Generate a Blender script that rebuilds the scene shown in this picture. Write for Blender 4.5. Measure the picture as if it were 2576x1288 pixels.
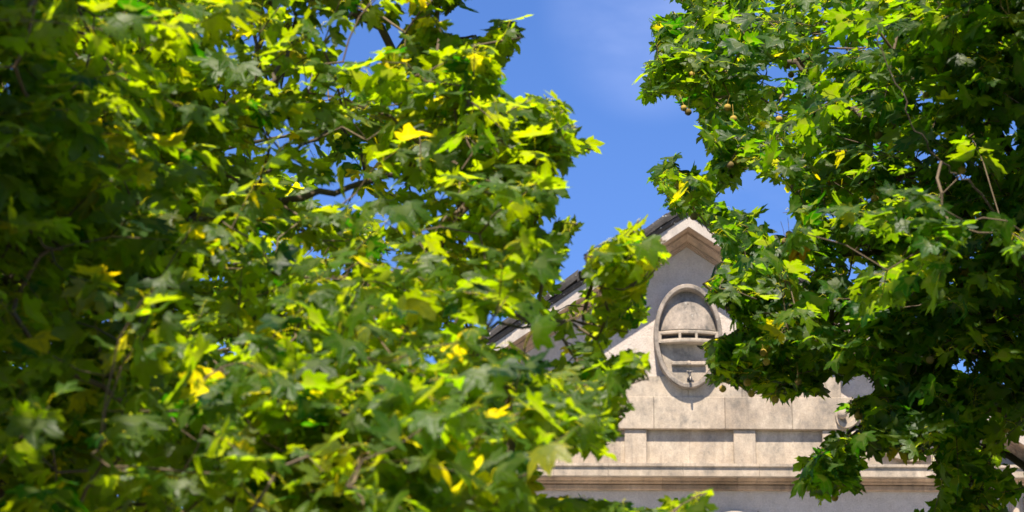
import bpy, math, random
import numpy as np
from mathutils import Vector, Matrix

for o in list(bpy.data.objects):
    bpy.data.objects.remove(o)
R = math.radians
rng = np.random.default_rng(11)
random.seed(5)
scn = bpy.context.scene
COL = scn.collection

# ------------------------------------------------------------------ camera
CAM = np.array([0.0, 0.0, 1.65])
PITCH, ROLL, LENS = R(17.0), R(0.25), 85.0
fwd = np.array([0, math.cos(PITCH), math.sin(PITCH)])
r0 = np.array([1.0, 0, 0]); u0 = np.array([0, -math.sin(PITCH), math.cos(PITCH)])
rgt = math.cos(ROLL) * r0 + math.sin(ROLL) * u0
upv = -math.sin(ROLL) * r0 + math.cos(ROLL) * u0
cd = bpy.data.cameras.new("camera"); cam = bpy.data.objects.new("camera", cd); COL.objects.link(cam)
M3 = Matrix(((rgt[0], upv[0], -fwd[0]), (rgt[1], upv[1], -fwd[1]), (rgt[2], upv[2], -fwd[2])))
cam.matrix_world = Matrix.Translation(Vector(CAM)) @ M3.to_4x4()
cd.lens = LENS; cd.sensor_width = 36.0; cd.clip_end = 3000.0; cd.clip_start = 0.1
cd.dof.use_dof = True; cd.dof.focus_distance = 20.0; cd.dof.aperture_fstop = 3.5; cd.dof.aperture_blades = 0
scn.camera = cam

# ------------------------------------------------------------------ sky, sun, exposure
SUN_EL, SUN_AZ = R(60.0), R(8.5)
to_sun = Vector((-math.sin(SUN_AZ) * math.cos(SUN_EL), -math.cos(SUN_AZ) * math.cos(SUN_EL), math.sin(SUN_EL)))
world = bpy.data.worlds.new("World"); scn.world = world; world.use_nodes = True
wn = world.node_tree.nodes; wl = world.node_tree.links
for n in list(wn): wn.remove(n)
sky = wn.new("ShaderNodeTexSky"); sky.sky_type = 'NISHITA'; sky.sun_disc = False
sky.sun_elevation = SUN_EL; sky.sun_rotation = math.pi + SUN_AZ
sky.altitude = 600; sky.air_density = 1.0; sky.dust_density = 0.3; sky.ozone_density = 4.0
hs = wn.new("ShaderNodeHueSaturation"); hs.inputs["Saturation"].default_value = 1.12; hs.inputs["Value"].default_value = 1.0
tcw = wn.new("ShaderNodeTexCoord"); mpw = wn.new("ShaderNodeMapping"); mpw.inputs["Scale"].default_value = (3.0, 3.0, 7.0); mpw.inputs["Location"].default_value = (0.35, 1.2, 0.4)
nzw = wn.new("ShaderNodeTexNoise"); nzw.inputs["Scale"].default_value = 2.4; nzw.inputs["Detail"].default_value = 6; nzw.inputs["Roughness"].default_value = 0.55
crw = wn.new("ShaderNodeValToRGB"); crw.color_ramp.elements[0].position = 0.58; crw.color_ramp.elements[1].position = 1.0
crw.color_ramp.elements[1].color = (0.5, 0.5, 0.5, 1)
mxw = wn.new("ShaderNodeMix"); mxw.data_type = 'RGBA'; mxw.inputs["B"].default_value = (7.0, 7.4, 8.2, 1)
bg = wn.new("ShaderNodeBackground"); bg.inputs["Strength"].default_value = 0.063
wo = wn.new("ShaderNodeOutputWorld")
wl.new(tcw.outputs["Generated"], mpw.inputs["Vector"]); wl.new(mpw.outputs[0], nzw.inputs["Vector"])
crw.color_ramp.elements[0].position = 0.30; crw.color_ramp.elements[1].position = 0.75
wl.new(nzw.outputs["Fac"], crw.inputs[0])
# thin clouds stand in two quarters of the sky
tot = None
for (dx, dy, rad_, amt) in ((0.058, 0.102, 0.050, 0.75), (0.112, 0.020, 0.040, 0.45), (-0.5, 0.2, 0.2, 0.8), (0.6, 0.3, 0.3, 0.8)):
    dv = fwd + rgt * dx + upv * dy; dv = dv / np.linalg.norm(dv)
    dp = wn.new("ShaderNodeVectorMath"); dp.operation = 'DOT_PRODUCT'; dp.inputs[1].default_value = tuple(float(q) for q in dv)
    wl.new(tcw.outputs["Generated"], dp.inputs[0])
    mr = wn.new("ShaderNodeMapRange"); mr.interpolation_type = 'SMOOTHSTEP'; mr.inputs["From Min"].default_value = math.cos(rad_); mr.inputs["From Max"].default_value = 1.0
    mr.inputs["To Min"].default_value = 0.0; mr.inputs["To Max"].default_value = amt
    wl.new(dp.outputs["Value"], mr.inputs["Value"])
    if tot is None: tot = mr.outputs[0]
    else:
        mxx = wn.new("ShaderNodeMath"); mxx.operation = 'MAXIMUM'; wl.new(tot, mxx.inputs[0]); wl.new(mr.outputs[0], mxx.inputs[1]); tot = mxx.outputs[0]
cmul = wn.new("ShaderNodeMath"); cmul.operation = 'MULTIPLY'; wl.new(crw.outputs[0], cmul.inputs[0]); wl.new(tot, cmul.inputs[1])
wl.new(sky.outputs[0], hs.inputs["Color"]); wl.new(hs.outputs[0], mxw.inputs["A"]); wl.new(cmul.outputs[0], mxw.inputs["Factor"])
tnt = wn.new("ShaderNodeMix"); tnt.data_type = 'RGBA'; tnt.blend_type = 'MULTIPLY'; tnt.inputs["Factor"].default_value = 1.0; tnt.inputs["B"].default_value = (1.03, 1.08, 1.40, 1)
wl.new(mxw.outputs["Result"], tnt.inputs["A"]); wl.new(tnt.outputs["Result"], bg.inputs["Color"]); wl.new(bg.outputs[0], wo.inputs["Surface"])
sd = bpy.data.lights.new("sun", 'SUN'); sd.energy = 5.0; sd.angle = R(0.53); sd.color = (1.0, 0.90, 0.75)
sun = bpy.data.objects.new("sun", sd); COL.objects.link(sun); sun.location = (-6, -40, 70)
sun.rotation_euler = to_sun.to_track_quat('Z', 'Y').to_euler()
scn.view_settings.view_transform = 'Standard'; scn.view_settings.look = 'None'
scn.view_settings.exposure = 1.2; scn.view_settings.gamma = 1.0
scn.cycles.use_denoising = True
scn.cycles.max_bounces = 7; scn.cycles.diffuse_bounces = 2; scn.cycles.transmission_bounces = 5; scn.cycles.glossy_bounces = 2
scn.cycles.sample_clamp_indirect = 6.0

# ------------------------------------------------------------------ helpers
K = 2576.0 * LENS / 36.0            # pixels of the 2576-wide reading of the photo per unit of tangent


def at(px, py, Y):
    """world point that lies at depth Y behind pixel (px,py) of the 2576x1288 reading"""
    d = fwd + rgt * ((px - 1288.0) / K) + upv * ((644.0 - py) / K)
    return CAM + d * (Y / d[1])


def proj(P):
    d = P - CAM
    z = d @ fwd
    return np.stack([1288.0 + K * (d @ rgt) / z, 644.0 - K * (d @ upv) / z], -1)


def tag(o, label=None, cat=None, group=None, kind=None):
    if label: o["label"] = label
    if cat: o["category"] = cat
    if group: o["group"] = group
    if kind: o["kind"] = kind
    return o


def empty(name, loc):
    o = bpy.data.objects.new(name, None); COL.objects.link(o); o.location = loc; o.empty_display_size = 0.2
    bpy.context.view_layer.update()
    return o


def link_mesh(name, me, mat, parent=None):
    o = bpy.data.objects.new(name, me); COL.objects.link(o)
    if mat: me.materials.append(mat)
    if parent is not None:
        o.parent = parent
        w = parent
        off = Vector((0, 0, 0))
        while w is not None:
            off += w.location; w = w.parent
        me.transform(Matrix.Translation(-off)) if not isinstance(me, tuple) else None
    return o


class MB:
    def __init__(s): s.v = []; s.f = []; s.sm = []
    def add(s, vs, fs, smooth=False):
        k = len(s.v); s.v += [tuple(map(float, p)) for p in vs]; s.f += [tuple(i + k for i in f) for f in fs]; s.sm += [smooth] * len(fs)
    def box(s, x0, x1, y0, y1, z0, z1, b=0.004):
        # chamfered box: eight corners cut so that edges catch light
        b = min(b, abs(x1 - x0) * .3, abs(y1 - y0) * .3, abs(z1 - z0) * .3)
        vs = []
        for sx, sy, sz in [(i, j, k) for i in (0, 1) for j in (0, 1) for k in (0, 1)]:
            X = (x0, x1)[sx]; Y = (y0, y1)[sy]; Z = (z0, z1)[sz]
            dx = b * (1 - 2 * sx); dy = b * (1 - 2 * sy); dz = b * (1 - 2 * sz)
            vs += [(X, Y + dy, Z + dz), (X + dx, Y, Z + dz), (X + dx, Y + dy, Z)]
        c = lambda i, j, k, a: ((i * 2 + j) * 2 + k) * 3 + a
        fs = []
        for i in (0, 1): fs.append([c(i, 0, 0, 0), c(i, 1, 0, 0), c(i, 1, 1, 0), c(i, 0, 1, 0)])
        for j in (0, 1): fs.append([c(0, j, 0, 1), c(1, j, 0, 1), c(1, j, 1, 1), c(0, j, 1, 1)])
        for k in (0, 1): fs.append([c(0, 0, k, 2), c(1, 0, k, 2), c(1, 1, k, 2), c(0, 1, k, 2)])
        for i in (0, 1):
            for j in (0, 1): fs.append([c(i, j, 0, 0), c(i, j, 1, 0), c(i, j, 1, 1), c(i, j, 0, 1)])
        for i in (0, 1):
            for k in (0, 1): fs.append([c(i, 0, k, 0), c(i, 1, k, 0), c(i, 1, k, 2), c(i, 0, k, 2)])
        for j in (0, 1):
            for k in (0, 1): fs.append([c(0, j, k, 1), c(1, j, k, 1), c(1, j, k, 2), c(0, j, k, 2)])
        for i in (0, 1):
            for j in (0, 1):
                for k in (0, 1): fs.append([c(i, j, k, 0), c(i, j, k, 1), c(i, j, k, 2)])
        s.add(vs, fs)
    def prism(s, pts, fn0, fn1, smooth=False):
        n = len(pts)
        vs = [fn0(p) for p in pts] + [fn1(p) for p in pts]
        fs = [[i, (i + 1) % n, n + (i + 1) % n, n + i] for i in range(n)] + [list(range(n)), list(range(n, 2 * n))]
        s.add(vs, fs, smooth)
    def tube(s, pts, rad, n=8, smooth=True, cap=True):
        pts = [Vector(p) for p in pts]
        if not hasattr(rad, '__len__'): rad = [rad] * len(pts)
        vs = []; prev = None
        for i, p in enumerate(pts):
            t = (pts[min(i + 1, len(pts) - 1)] - pts[max(i - 1, 0)]).normalized()
            a = (prev - t * prev.dot(t)) if prev is not None else t.orthogonal()
            if a.length < 1e-5: a = t.orthogonal()
            a.normalize(); prev = a; b = t.cross(a)
            for k in range(n):
                q = 2 * math.pi * k / n
                vs.append(p + (a * math.cos(q) + b * math.sin(q)) * rad[i])
        fs = [[i * n + k, i * n + (k + 1) % n, (i + 1) * n + (k + 1) % n, (i + 1) * n + k] for i in range(len(pts) - 1) for k in range(n)]
        s.add(vs, fs, smooth)
        if cap: s.add(vs[:n], [list(range(n))]); s.add(vs[-n:], [list(range(n))])
    def ball(s, c, r, nu=14, nv=9, jit=0.0, sc=(1, 1, 1)):
        vs = []; fs = []
        for j in range(nv + 1):
            th = math.pi * j / nv
            for i in range(nu):
                q = r * (1 + random.uniform(-jit, jit)); ph = 2 * math.pi * i / nu
                vs.append((c[0] + sc[0] * q * math.sin(th) * math.cos(ph), c[1] + sc[1] * q * math.sin(th) * math.sin(ph), c[2] + sc[2] * q * math.cos(th)))
        for j in range(nv):
            for i in range(nu): fs.append([j * nu + i, (j + 1) * nu + i, (j + 1) * nu + (i + 1) % nu, j * nu + (i + 1) % nu])
        s.add(vs, fs, True)
    def build(s, name, mat, parent=None):
        me = bpy.data.meshes.new(name); me.from_pydata(s.v, [], s.f)
        me.polygons.foreach_set("use_smooth", s.sm)
        import bmesh
        bm = bmesh.new(); bm.from_mesh(me); bmesh.ops.recalc_face_normals(bm, faces=bm.faces); bm.to_mesh(me); bm.free()
        me.update()
        return link_mesh(name, me, mat, parent)


# ------------------------------------------------------------------ materials
def new_mat(name):
    m = bpy.data.materials.new(name); m.use_nodes = True
    nt = m.node_tree
    for n in list(nt.nodes): nt.nodes.remove(n)
    return m, nt.nodes, nt.links


def ramp(N, pts):
    c = N.new("ShaderNodeValToRGB"); e = c.color_ramp.elements
    e[0].position, e[0].color = pts[0][0], (*pts[0][1], 1)
    e[1].position, e[1].color = pts[-1][0], (*pts[-1][1], 1)
    for p, k in pts[1:-1]:
        q = e.new(p); q.color = (*k, 1)
    return c


def noise(N, L, vec, scale, detail=6, rough=.6, sc=None):
    if sc:
        m = N.new("ShaderNodeMapping"); m.inputs["Scale"].default_value = sc; L.new(vec, m.inputs["Vector"]); vec = m.outputs[0]
    n = N.new("ShaderNodeTexNoise"); n.inputs["Scale"].default_value = scale; n.inputs["Detail"].default_value = detail; n.inputs["Roughness"].default_value = rough
    L.new(vec, n.inputs["Vector"]); return n.outputs["Fac"]


def mix(N, L, a, b, f, mode='MIX'):
    m = N.new("ShaderNodeMix"); m.data_type = 'RGBA'; m.blend_type = mode
    for k, v in (("A", a), ("B", b), ("Factor", f)):
        if hasattr(v, "is_linked"): L.new(v, m.inputs[k])
        else: m.inputs[k].default_value = (*v, 1) if isinstance(v, tuple) else v
    return m.outputs["Result"]


def stone_mat(name, base, pale, dark, soot=.5, grain=60, bump=.25, lich=.0, sootpos=(.50, .74), blocks=False):
    m, N, L = new_mat(name)
    tc = N.new("ShaderNodeTexCoord"); v = tc.outputs["Object"]
    out = N.new("ShaderNodeOutputMaterial"); bs = N.new("ShaderNodeBsdfPrincipled"); bs.inputs["Roughness"].default_value = .9
    bs.inputs["Specular IOR Level"].default_value = .15
    big = noise(N, L, v, 1.7, 8, .65); med = noise(N, L, v, 9, 8, .7); fine = noise(N, L, v, grain, 4, .7)
    c = ramp(N, [(.32, base), (.68, pale)]); L.new(big, c.inputs[0])
    col = c.outputs[0]
    stk = noise(N, L, v, 2.6, 9, .68, (1.3, 1.3, .8))
    sr = ramp(N, [(sootpos[0], (0, 0, 0)), (sootpos[1], (soot, soot, soot))]); L.new(stk, sr.inputs[0])
    spt = ramp(N, [(.35, (.25, .25, .25)), (.65, (1, 1, 1))]); L.new(med, spt.inputs[0])
    f = mix(N, L, sr.outputs[0], spt.outputs[0], 1.0, 'MULTIPLY')
    col = mix(N, L, col, dark, f)
    run = noise(N, L, v, 1.0, 6, .6, (9, 9, .9))          # rain runs
    rr = ramp(N, [(.56, (0, 0, 0)), (.72, (soot * .55,) * 3)]); L.new(run, rr.inputs[0])
    col = mix(N, L, col, dark, rr.outputs[0])
    g = ramp(N, [(.3, (.80, .80, .80)), (.7, (1.12, 1.12, 1.12))]); L.new(fine, g.inputs[0])
    col = mix(N, L, col, g.outputs[0], 1.0, 'MULTIPLY')
    g2 = ramp(N, [(.3, (.86, .84, .82)), (.7, (1.1, 1.1, 1.1))]); L.new(med, g2.inputs[0])
    col = mix(N, L, col, g2.outputs[0], 1.0, 'MULTIPLY')
    if blocks:                          # every cut stone has its own tone
        gi = N.new("ShaderNodeNewGeometry")
        br = ramp(N, [(0, (.84, .83, .82)), (1, (1.08, 1.07, 1.05))]); L.new(gi.outputs["Random Per Island"], br.inputs[0])
        col = mix(N, L, col, br.outputs[0], 1.0, 'MULTIPLY')
    if lich > 0:
        ln = noise(N, L, v, 26, 3, .5); lr = ramp(N, [(.64, (0, 0, 0)), (.70, (lich, lich, lich))]); L.new(ln, lr.inputs[0])
        col = mix(N, L, col, (.55, .54, .50), lr.outputs[0])
    L.new(col, bs.inputs["Base Color"])
    bp = N.new("ShaderNodeBump"); bp.inputs["Strength"].default_value = bump; bp.inputs["Distance"].default_value = .012
    add = N.new("ShaderNodeMath"); add.operation = 'ADD'; L.new(fine, add.inputs[0]); L.new(med, add.inputs[1]); L.new(add.outputs[0], bp.inputs["Height"])
    L.new(bp.outputs[0], bs.inputs["Normal"]); L.new(bs.outputs[0], out.inputs["Surface"])
    return m


M_stone = stone_mat("limestone", (.40, .325, .25), (.525, .45, .36), (.15, .135, .118), .90, 60, .3, .0, (.43, .62), True)
M_carve = stone_mat("carved_limestone", (.30, .25, .205), (.45, .385, .32), (.10, .092, .083), 1.0, 70, .35, .3, (.37, .54))
M_mould = stone_mat("weathered_moulding", (.36, .25, .165), (.50, .37, .27), (.10, .085, .07), .9, 60, .3, 0, (.44, .66), True)
M_fasc = stone_mat("fascia_limestone", (.36, .31, .27), (.50, .45, .40), (.13, .12, .115), .8, 60, .3, .15)
M_stucco = stone_mat("rough_render", (.515, .45, .395), (.575, .505, .445), (.39, .34, .30), .35, 48, 1.0)
M_roof = stone_mat("weathered_slate", (.040, .037, .035), (.085, .078, .074), (.016, .016, .016), .9, 50, .8, .7)
M_wood = stone_mat("painted_wood", (.30, .27, .23), (.36, .33, .29), (.15, .13, .11), .5)
M_ground = stone_mat("ground_grass", (.035, .06, .018), (.06, .085, .028), (.07, .055, .035), .6, 30, 1.0)
M_pave = stone_mat("pale_paving", (.56, .53, .49), (.64, .61, .57), (.42, .39, .35), .5, 80, .5)  # very pale, so that the paving before the wall throws light up
M_bark = stone_mat("plane_bark", (.055, .042, .030), (.11, .09, .065), (.03, .024, .018), .8, 40, .6, .5)
M_twig = stone_mat("twig_bark", (.10, .075, .05), (.17, .13, .09), (.06, .045, .03), .6, 80, .3)


def simple_mat(name, c, rough=.5, metal=0.0, var=.25, scale=60):
    m, N, L = new_mat(name)
    tc = N.new("ShaderNodeTexCoord"); out = N.new("ShaderNodeOutputMaterial"); bs = N.new("ShaderNodeBsdfPrincipled")
    n = noise(N, L, tc.outputs["Object"], scale, 5, .6)
    r = ramp(N, [(.3, tuple(k * (1 - var) for k in c)), (.7, tuple(k * (1 + var) for k in c))]); L.new(n, r.inputs[0])
    L.new(r.outputs[0], bs.inputs["Base Color"]); bs.inputs["Roughness"].default_value = rough; bs.inputs["Metallic"].default_value = metal
    bp = N.new("ShaderNodeBump"); bp.inputs["Strength"].default_value = .4; bp.inputs["Distance"].default_value = .004
    L.new(n, bp.inputs["Height"]); L.new(bp.outputs[0], bs.inputs["Normal"])
    L.new(bs.outputs[0], out.inputs["Surface"]); return m


M_tap = simple_mat("old_brass", (.12, .11, .10), .45, .8)
M_glass = simple_mat("window_glass", (.03, .04, .05), .08, 0, .2, 3)
M_ball = simple_mat("seed_ball_fuzz", (.30, .20, .025), .8, 0, .45, 260)
M_ballbrown = simple_mat("brown_seed_ball_fuzz", (.13, .088, .02), .85, 0, .45, 260)


def leaf_mat():
    m, N, L = new_mat("plane_leaf")
    out = N.new("ShaderNodeOutputMaterial")
    at_ = N.new("ShaderNodeAttribute"); at_.attribute_name = "leafcol"
    vn = N.new("ShaderNodeAttribute"); vn.attribute_name = "vein"
    pw = N.new("ShaderNodeMath"); pw.operation = 'POWER'; L.new(vn.outputs["Fac"], pw.inputs[0]); pw.inputs[1].default_value = 9.0
    vm = N.new("ShaderNodeMath"); vm.operation = 'MULTIPLY'; L.new(pw.outputs[0], vm.inputs[0]); vm.inputs[1].default_value = .55
    tc = N.new("ShaderNodeTexCoord")
    n = noise(N, L, tc.outputs["Object"], 38, 4, .6)
    nr = ramp(N, [(.3, (.82, .84, .8)), (.7, (1.15, 1.12, 1.1))]); L.new(n, nr.inputs[0])
    c = mix(N, L, at_.outputs["Color"], nr.outputs[0], 1.0, 'MULTIPLY')
    geo = N.new("ShaderNodeNewGeometry")
    cr = mix(N, L, c, (.50, .82, .60), 1.0, 'MULTIPLY')     # the blade reflects greener than it lets through
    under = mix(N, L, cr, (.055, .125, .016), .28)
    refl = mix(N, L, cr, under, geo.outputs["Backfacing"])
    refl = mix(N, L, refl, (.13, .18, .04), vm.outputs[0])
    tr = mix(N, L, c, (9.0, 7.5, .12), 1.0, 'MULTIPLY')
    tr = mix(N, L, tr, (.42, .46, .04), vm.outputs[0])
    d = N.new("ShaderNodeBsdfDiffuse"); L.new(refl, d.inputs["Color"]); d.inputs["Roughness"].default_value = .4
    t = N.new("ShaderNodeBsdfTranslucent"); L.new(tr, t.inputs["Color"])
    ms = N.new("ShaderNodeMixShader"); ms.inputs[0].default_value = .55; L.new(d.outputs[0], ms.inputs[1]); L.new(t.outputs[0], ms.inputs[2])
    g = N.new("ShaderNodeBsdfGlossy"); g.inputs["Roughness"].default_value = .45; g.inputs["Color"].default_value = (1, 1, 1, 1)
    fr = N.new("ShaderNodeLayerWeight"); fr.inputs["Blend"].default_value = .5
    f3 = N.new("ShaderNodeMath"); f3.operation = 'POWER'; L.new(fr.outputs["Facing"], f3.inputs[0]); f3.inputs[1].default_value = 4.0
    fm = N.new("ShaderNodeMath"); fm.operation = 'MULTIPLY_ADD'; L.new(f3.outputs[0], fm.inputs[0]); fm.inputs[1].default_value = .07; fm.inputs[2].default_value = .013
    m2 = N.new("ShaderNodeMixShader"); L.new(fm.outputs[0], m2.inputs[0]); L.new(ms.outputs[0], m2.inputs[1]); L.new(g.outputs[0], m2.inputs[2])
    bp = N.new("ShaderNodeBump"); bp.inputs["Strength"].default_value = .35; bp.inputs["Distance"].default_value = .006
    ba = N.new("ShaderNodeMath"); ba.operation = 'ADD'; L.new(n, ba.inputs[0]); L.new(pw.outputs[0], ba.inputs[1])
    L.new(ba.outputs[0], bp.inputs["Height"])
    for q in (d, g): L.new(bp.outputs[0], q.inputs["Normal"])
    L.new(m2.outputs[0], out.inputs["Surface"]); return m


M_leaf = leaf_mat()

# ------------------------------------------------------------------ ground
def sheet(name, x0, x1, y0, y1, z, mat, nx=2, ny=2):
    b = MB(); vs = []; fs = []
    for j in range(ny + 1):
        for i in range(nx + 1): vs.append((x0 + (x1 - x0) * i / nx, y0 + (y1 - y0) * j / ny, z))
    for j in range(ny):
        for i in range(nx): a = j * (nx + 1) + i; fs.append([a, a + 1, a + nx + 2, a + nx + 1])
    b.add(vs, fs); return b.build(name, mat)
tag(sheet("ground", -900, 900, -900, 900, 0, M_ground), kind="structure")
tag(sheet("bounce_forecourt", -60, 60, 15.5, 29.9, .004, M_pave), kind="structure")  # unseen pale ground, added to bounce sunlight onto the shaded gable
tag(sheet("path", -1.0, 1.4, -12, 15.5, .004, M_pave), kind="structure")

# ------------------------------------------------------------------ the gabled building
YF = 30.0
AP = at(1727.2, 621.2, YF)            # where the bed moulding meets the wall at the apex
AX, AZ = float(AP[0]), float(AP[2])
SL = 0.688                            # slope of the raking cornice
HW = 4.42                             # half width of the gable front
zline = lambda py: float(at(AX * 0 + 1727, py, YF)[2])
xcol = lambda px, py=1120: float(at(px, py, YF)[0])
ZC = zline(1234.5)                    # foot of the horizontal cornice's mouldings
B = empty("gabled_building", (AX, YF, 0))
tag(B, "pale stone gabled building with an oval carved medallion under its peak, behind the leaves", "building")
DEPTH = 12.0
# wall: pentagon front with side walls
b = MB()
zeave = AZ - SL * HW
b.prism([(AX - HW, 0), (AX + HW, 0), (AX + HW, zeave), (AX, AZ), (AX - HW, zeave)], lambda p: (p[0], YF, p[1]), lambda p: (p[0], YF + DEPTH, p[1]))
wall = b.build("wall", M_stucco, B)

def spans(x0, x1, joints):
    js = sorted(j for j in joints if x0 < j < x1); e = [x0] + js + [x1]
    return [(e[i] + (.0018 if i else 0), e[i + 1] - (.0018 if i < len(e) - 2 else 0)) for i in range(len(e) - 1)]

# raking cornice
rake_prof = [(.002, -.005), (.045, -.005), (.05, .025), (.075, .03), (.075, .055), (.10, .065), (.13, .09), (.15, .115), (.19, .12), (.19, .15), (.43, .15), (.435, .137),
             (.45, .137), (.45, .30), (.455, .315), (.475, .325), (.49, .36), (.002, .36)]
def rake(prof, joints, xa, xb):
    m = MB()
    for s in (-1, 1):
        for (u, w) in spans(xa, xb, joints):
            dz = random.uniform(-.002, .002); dp = random.uniform(-.002, .003)
            m.prism(prof, lambda p: (AX + s * u, YF - p[0] - dp, AZ + p[1] + dz - SL * u), lambda p: (AX + s * w, YF - p[0] - dp, AZ + p[1] + dz - SL * w))
    return m
lower = [p for p in rake_prof if p[1] <= .151 and p[0] < .435] ; lower = lower + [(.43, .16), (.002, .16)]
upper = [(.40, .16), (.435, .16), (.435, .137), (.45, .137), (.45, .30), (.458, .315), (.478, .325), (.492, .36), (.002, .36), (.002, .163), (.40, .163)]
upper = [(.002, .163), (.436, .163), (.436, .137), (.45, .137), (.45, .285), (.002, .285)]
cyma = [(.002, .287), (.452, .287), (.458, .305), (.478, .318), (.492, .36), (.002, .36)]
rake(lower, [.9, 2.1, 3.2, 4.1], 0, HW + .05).build("bed_moulding", M_mould, B)
rake(upper, [1.25, 2.35, 3.5], 0, HW + .30).build("raking_cornice", M_fasc, B)
rake(cyma, [.8, 1.7, 2.6, 3.5], 0, HW + .32).build("crown_moulding", M_roof, B)
# roof: verge tiles at the edge plus the two slopes behind
rf = MB()
n = 17; step = (HW + .42) / n
for s in (-1, 1):
    for i in range(n):
        u = i * step; w = u + step * 1.06; h = random.uniform(-.008, .012); pp = .52 + random.uniform(-.012, .012); th = .105 + random.uniform(-.008, .012)
        lift = .02
        pr = [(.30, .367), (pp, .367), (pp + .006, .367 + th * .5), (pp - .008, .367 + th), (.30, .367 + th + .012)]
        rf.prism(pr, lambda p: (AX + s * u, YF - p[0], AZ + p[1] + h - SL * u + (lift if i else 0)), lambda p: (AX + s * (w - .004), YF - p[0], AZ + p[1] + h - SL * w))
roof = rf.build("verge_tiles", M_roof, B)
rs = MB()
for s in (-1, 1):
    a = HW + .45
    rs.prism([(0, .362), (a, .362), (a, .43), (0, .43)], lambda p: (AX + s * p[0], YF - .31, AZ + p[1] - SL * p[0]), lambda p: (AX + s * p[0], YF + DEPTH + .2, AZ + p[1] - SL * p[0]))
rs.build("roof", M_roof, B)
# horizontal cornice
cor = MB()
prof_bed = [(.002, 0), (.055, 0), (.062, .010), (.062, .058), (.050, .062), (.045, .074), (.108, .076), (.112, .084), (.112, .106), (.135, .118), (.15, .135), (.002, .135)]
prof_cor = [(.002, .137), (.284, .137), (.286, .127), (.30, .127), (.30, .240), (.326, .248), (.326, .282), (.05, .305), (.002, .305)]
jb = [xcol(p) for p in (1396, 1536, 1663, 1851, 1983, 2125, 2319)]
jc = [xcol(p) for p in (1392, 1527, 1713, 1902, 2045, 2115, 2313)]
cx0, cx1 = AX - HW - .28, AX + HW + .28
bd = MB()
for (u, w) in spans(AX - HW - .02, AX + HW + .02, jb):
    d = random.uniform(-.003, .003)
    bd.prism(prof_bed, lambda p: (u, YF - p[0] + d, ZC + p[1]), lambda p: (w, YF - p[0] + d, ZC + p[1]))
bd.build("cornice_bed_moulding", M_mould, B)
for (u, w) in spans(cx0, cx1, jc):
    d = random.uniform(-.003, .003)
    cor.prism(prof_cor, lambda p: (u, YF - p[0] + d, ZC + p[1]), lambda p: (w, YF - p[0] + d, ZC + p[1]))
cor.build("cornice", M_stone, B)
# stone bands and frieze under the medallion
zb_top, zb_mid, zb_bot = zline(952), zline(1002.2), zline(1083)
xl, xr = xcol(1180), xcol(2150)
def slope_clip(x): return AZ - SL * abs(x - AX) - .02

PB, PC, PK, PP = .092, .086, .060, .006       # how far band, course, blocks and panels stand out from the rough render
c1 = MB()
for (u, w) in spans(xcol(1330), xcol(2118), [xcol(1505), xcol(1732), xcol(1868)]): c1.box(u, w, YF - PC, YF + .05, zb_top, zb_mid - .002)
c1.build("upper_stone_course", M_stone, B)
c2 = MB()
for (u, w) in spans(xl, xr, [xcol(1450), xcol(1645), xcol(1824), xcol(1993)]): c2.box(u, w, YF - PB - random.uniform(0, .002), YF + .05, zb_bot, zb_mid - .001, .006)
c2.build("stone_band", M_stone, B)
fz = MB()
for (u, w) in spans(xl, xr, [xcol(1735), xcol(1560)]): fz.box(u, w, YF - PP, YF + .05, ZC + .25, zb_bot - .002)
fz.build("frieze_panel", M_stone, B)
for px0, px1 in ((1345, 1405), (1571, 1626), (1845, 1900), (2068, 2112)):
    q = MB(); u, w = xcol(px0), xcol(px1)
    q.box(u, w, YF - PK - random.uniform(0, .002), YF, ZC + .25, zb_bot - .003, .005)
    q.build("frieze_block", M_stone, B)

# ---- medallion: an oval niche with a bowed railing, a ledge and a tap
PM = .20                                          # front of the rim from the wall
MC = at(1731.5, 843.5, YF - PM); MX, MZ = float(MC[0]), float(MC[2])
ra, rb = .437, .688
med = bpy.data.objects.new("medallion", None); COL.objects.link(med); med.parent = B; med.location = (MX - AX, -PM, MZ)
bpy.context.view_layer.update()
SEG = 96
def ring(prof, mat, name, t0=0.0, t1=2 * math.pi, seg=SEG):
    m = MB(); n = len(prof); vs = []; fs = []
    full = abs(t1 - t0 - 2 * math.pi) < 1e-6; k = seg if full else seg + 1
    for i in range(k):
        t = t0 + (t1 - t0) * i / seg
        for (inset, p) in prof: vs.append((MX + (ra - inset) * math.cos(t), YF - p, MZ + (rb - inset) * math.sin(t)))
    for i in range(seg if full else seg):
        j = (i + 1) % k
        for q in range(n): fs.append([i * n + q, i * n + (q + 1) % n, j * n + (q + 1) % n, j * n + q])
    m.add(vs, fs, True)
    o = m.build(name, mat, med)
    o.data.set_sharp_from_angle(angle=R(35)); return o
ring([(.012, .002), (.0, .05), (.0, PM - .012), (.008, PM), (.050, PM), (.058, PM - .008), (.072, .04), (.072, .002)], M_carve, "rim")
zr1 = float(at(1731, 833, YF - PM)[2]); zr0 = float(at(1731, 868, YF - PM)[2]); zs = float(at(1731, 858, YF - PM)[2])
ztop_rail = zr1 + .05
def half_w(z, inset=.068):
    q = max(0.0, 1 - ((z - MZ) / (rb - inset)) ** 2); return (ra - inset) * math.sqrt(q)
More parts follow.
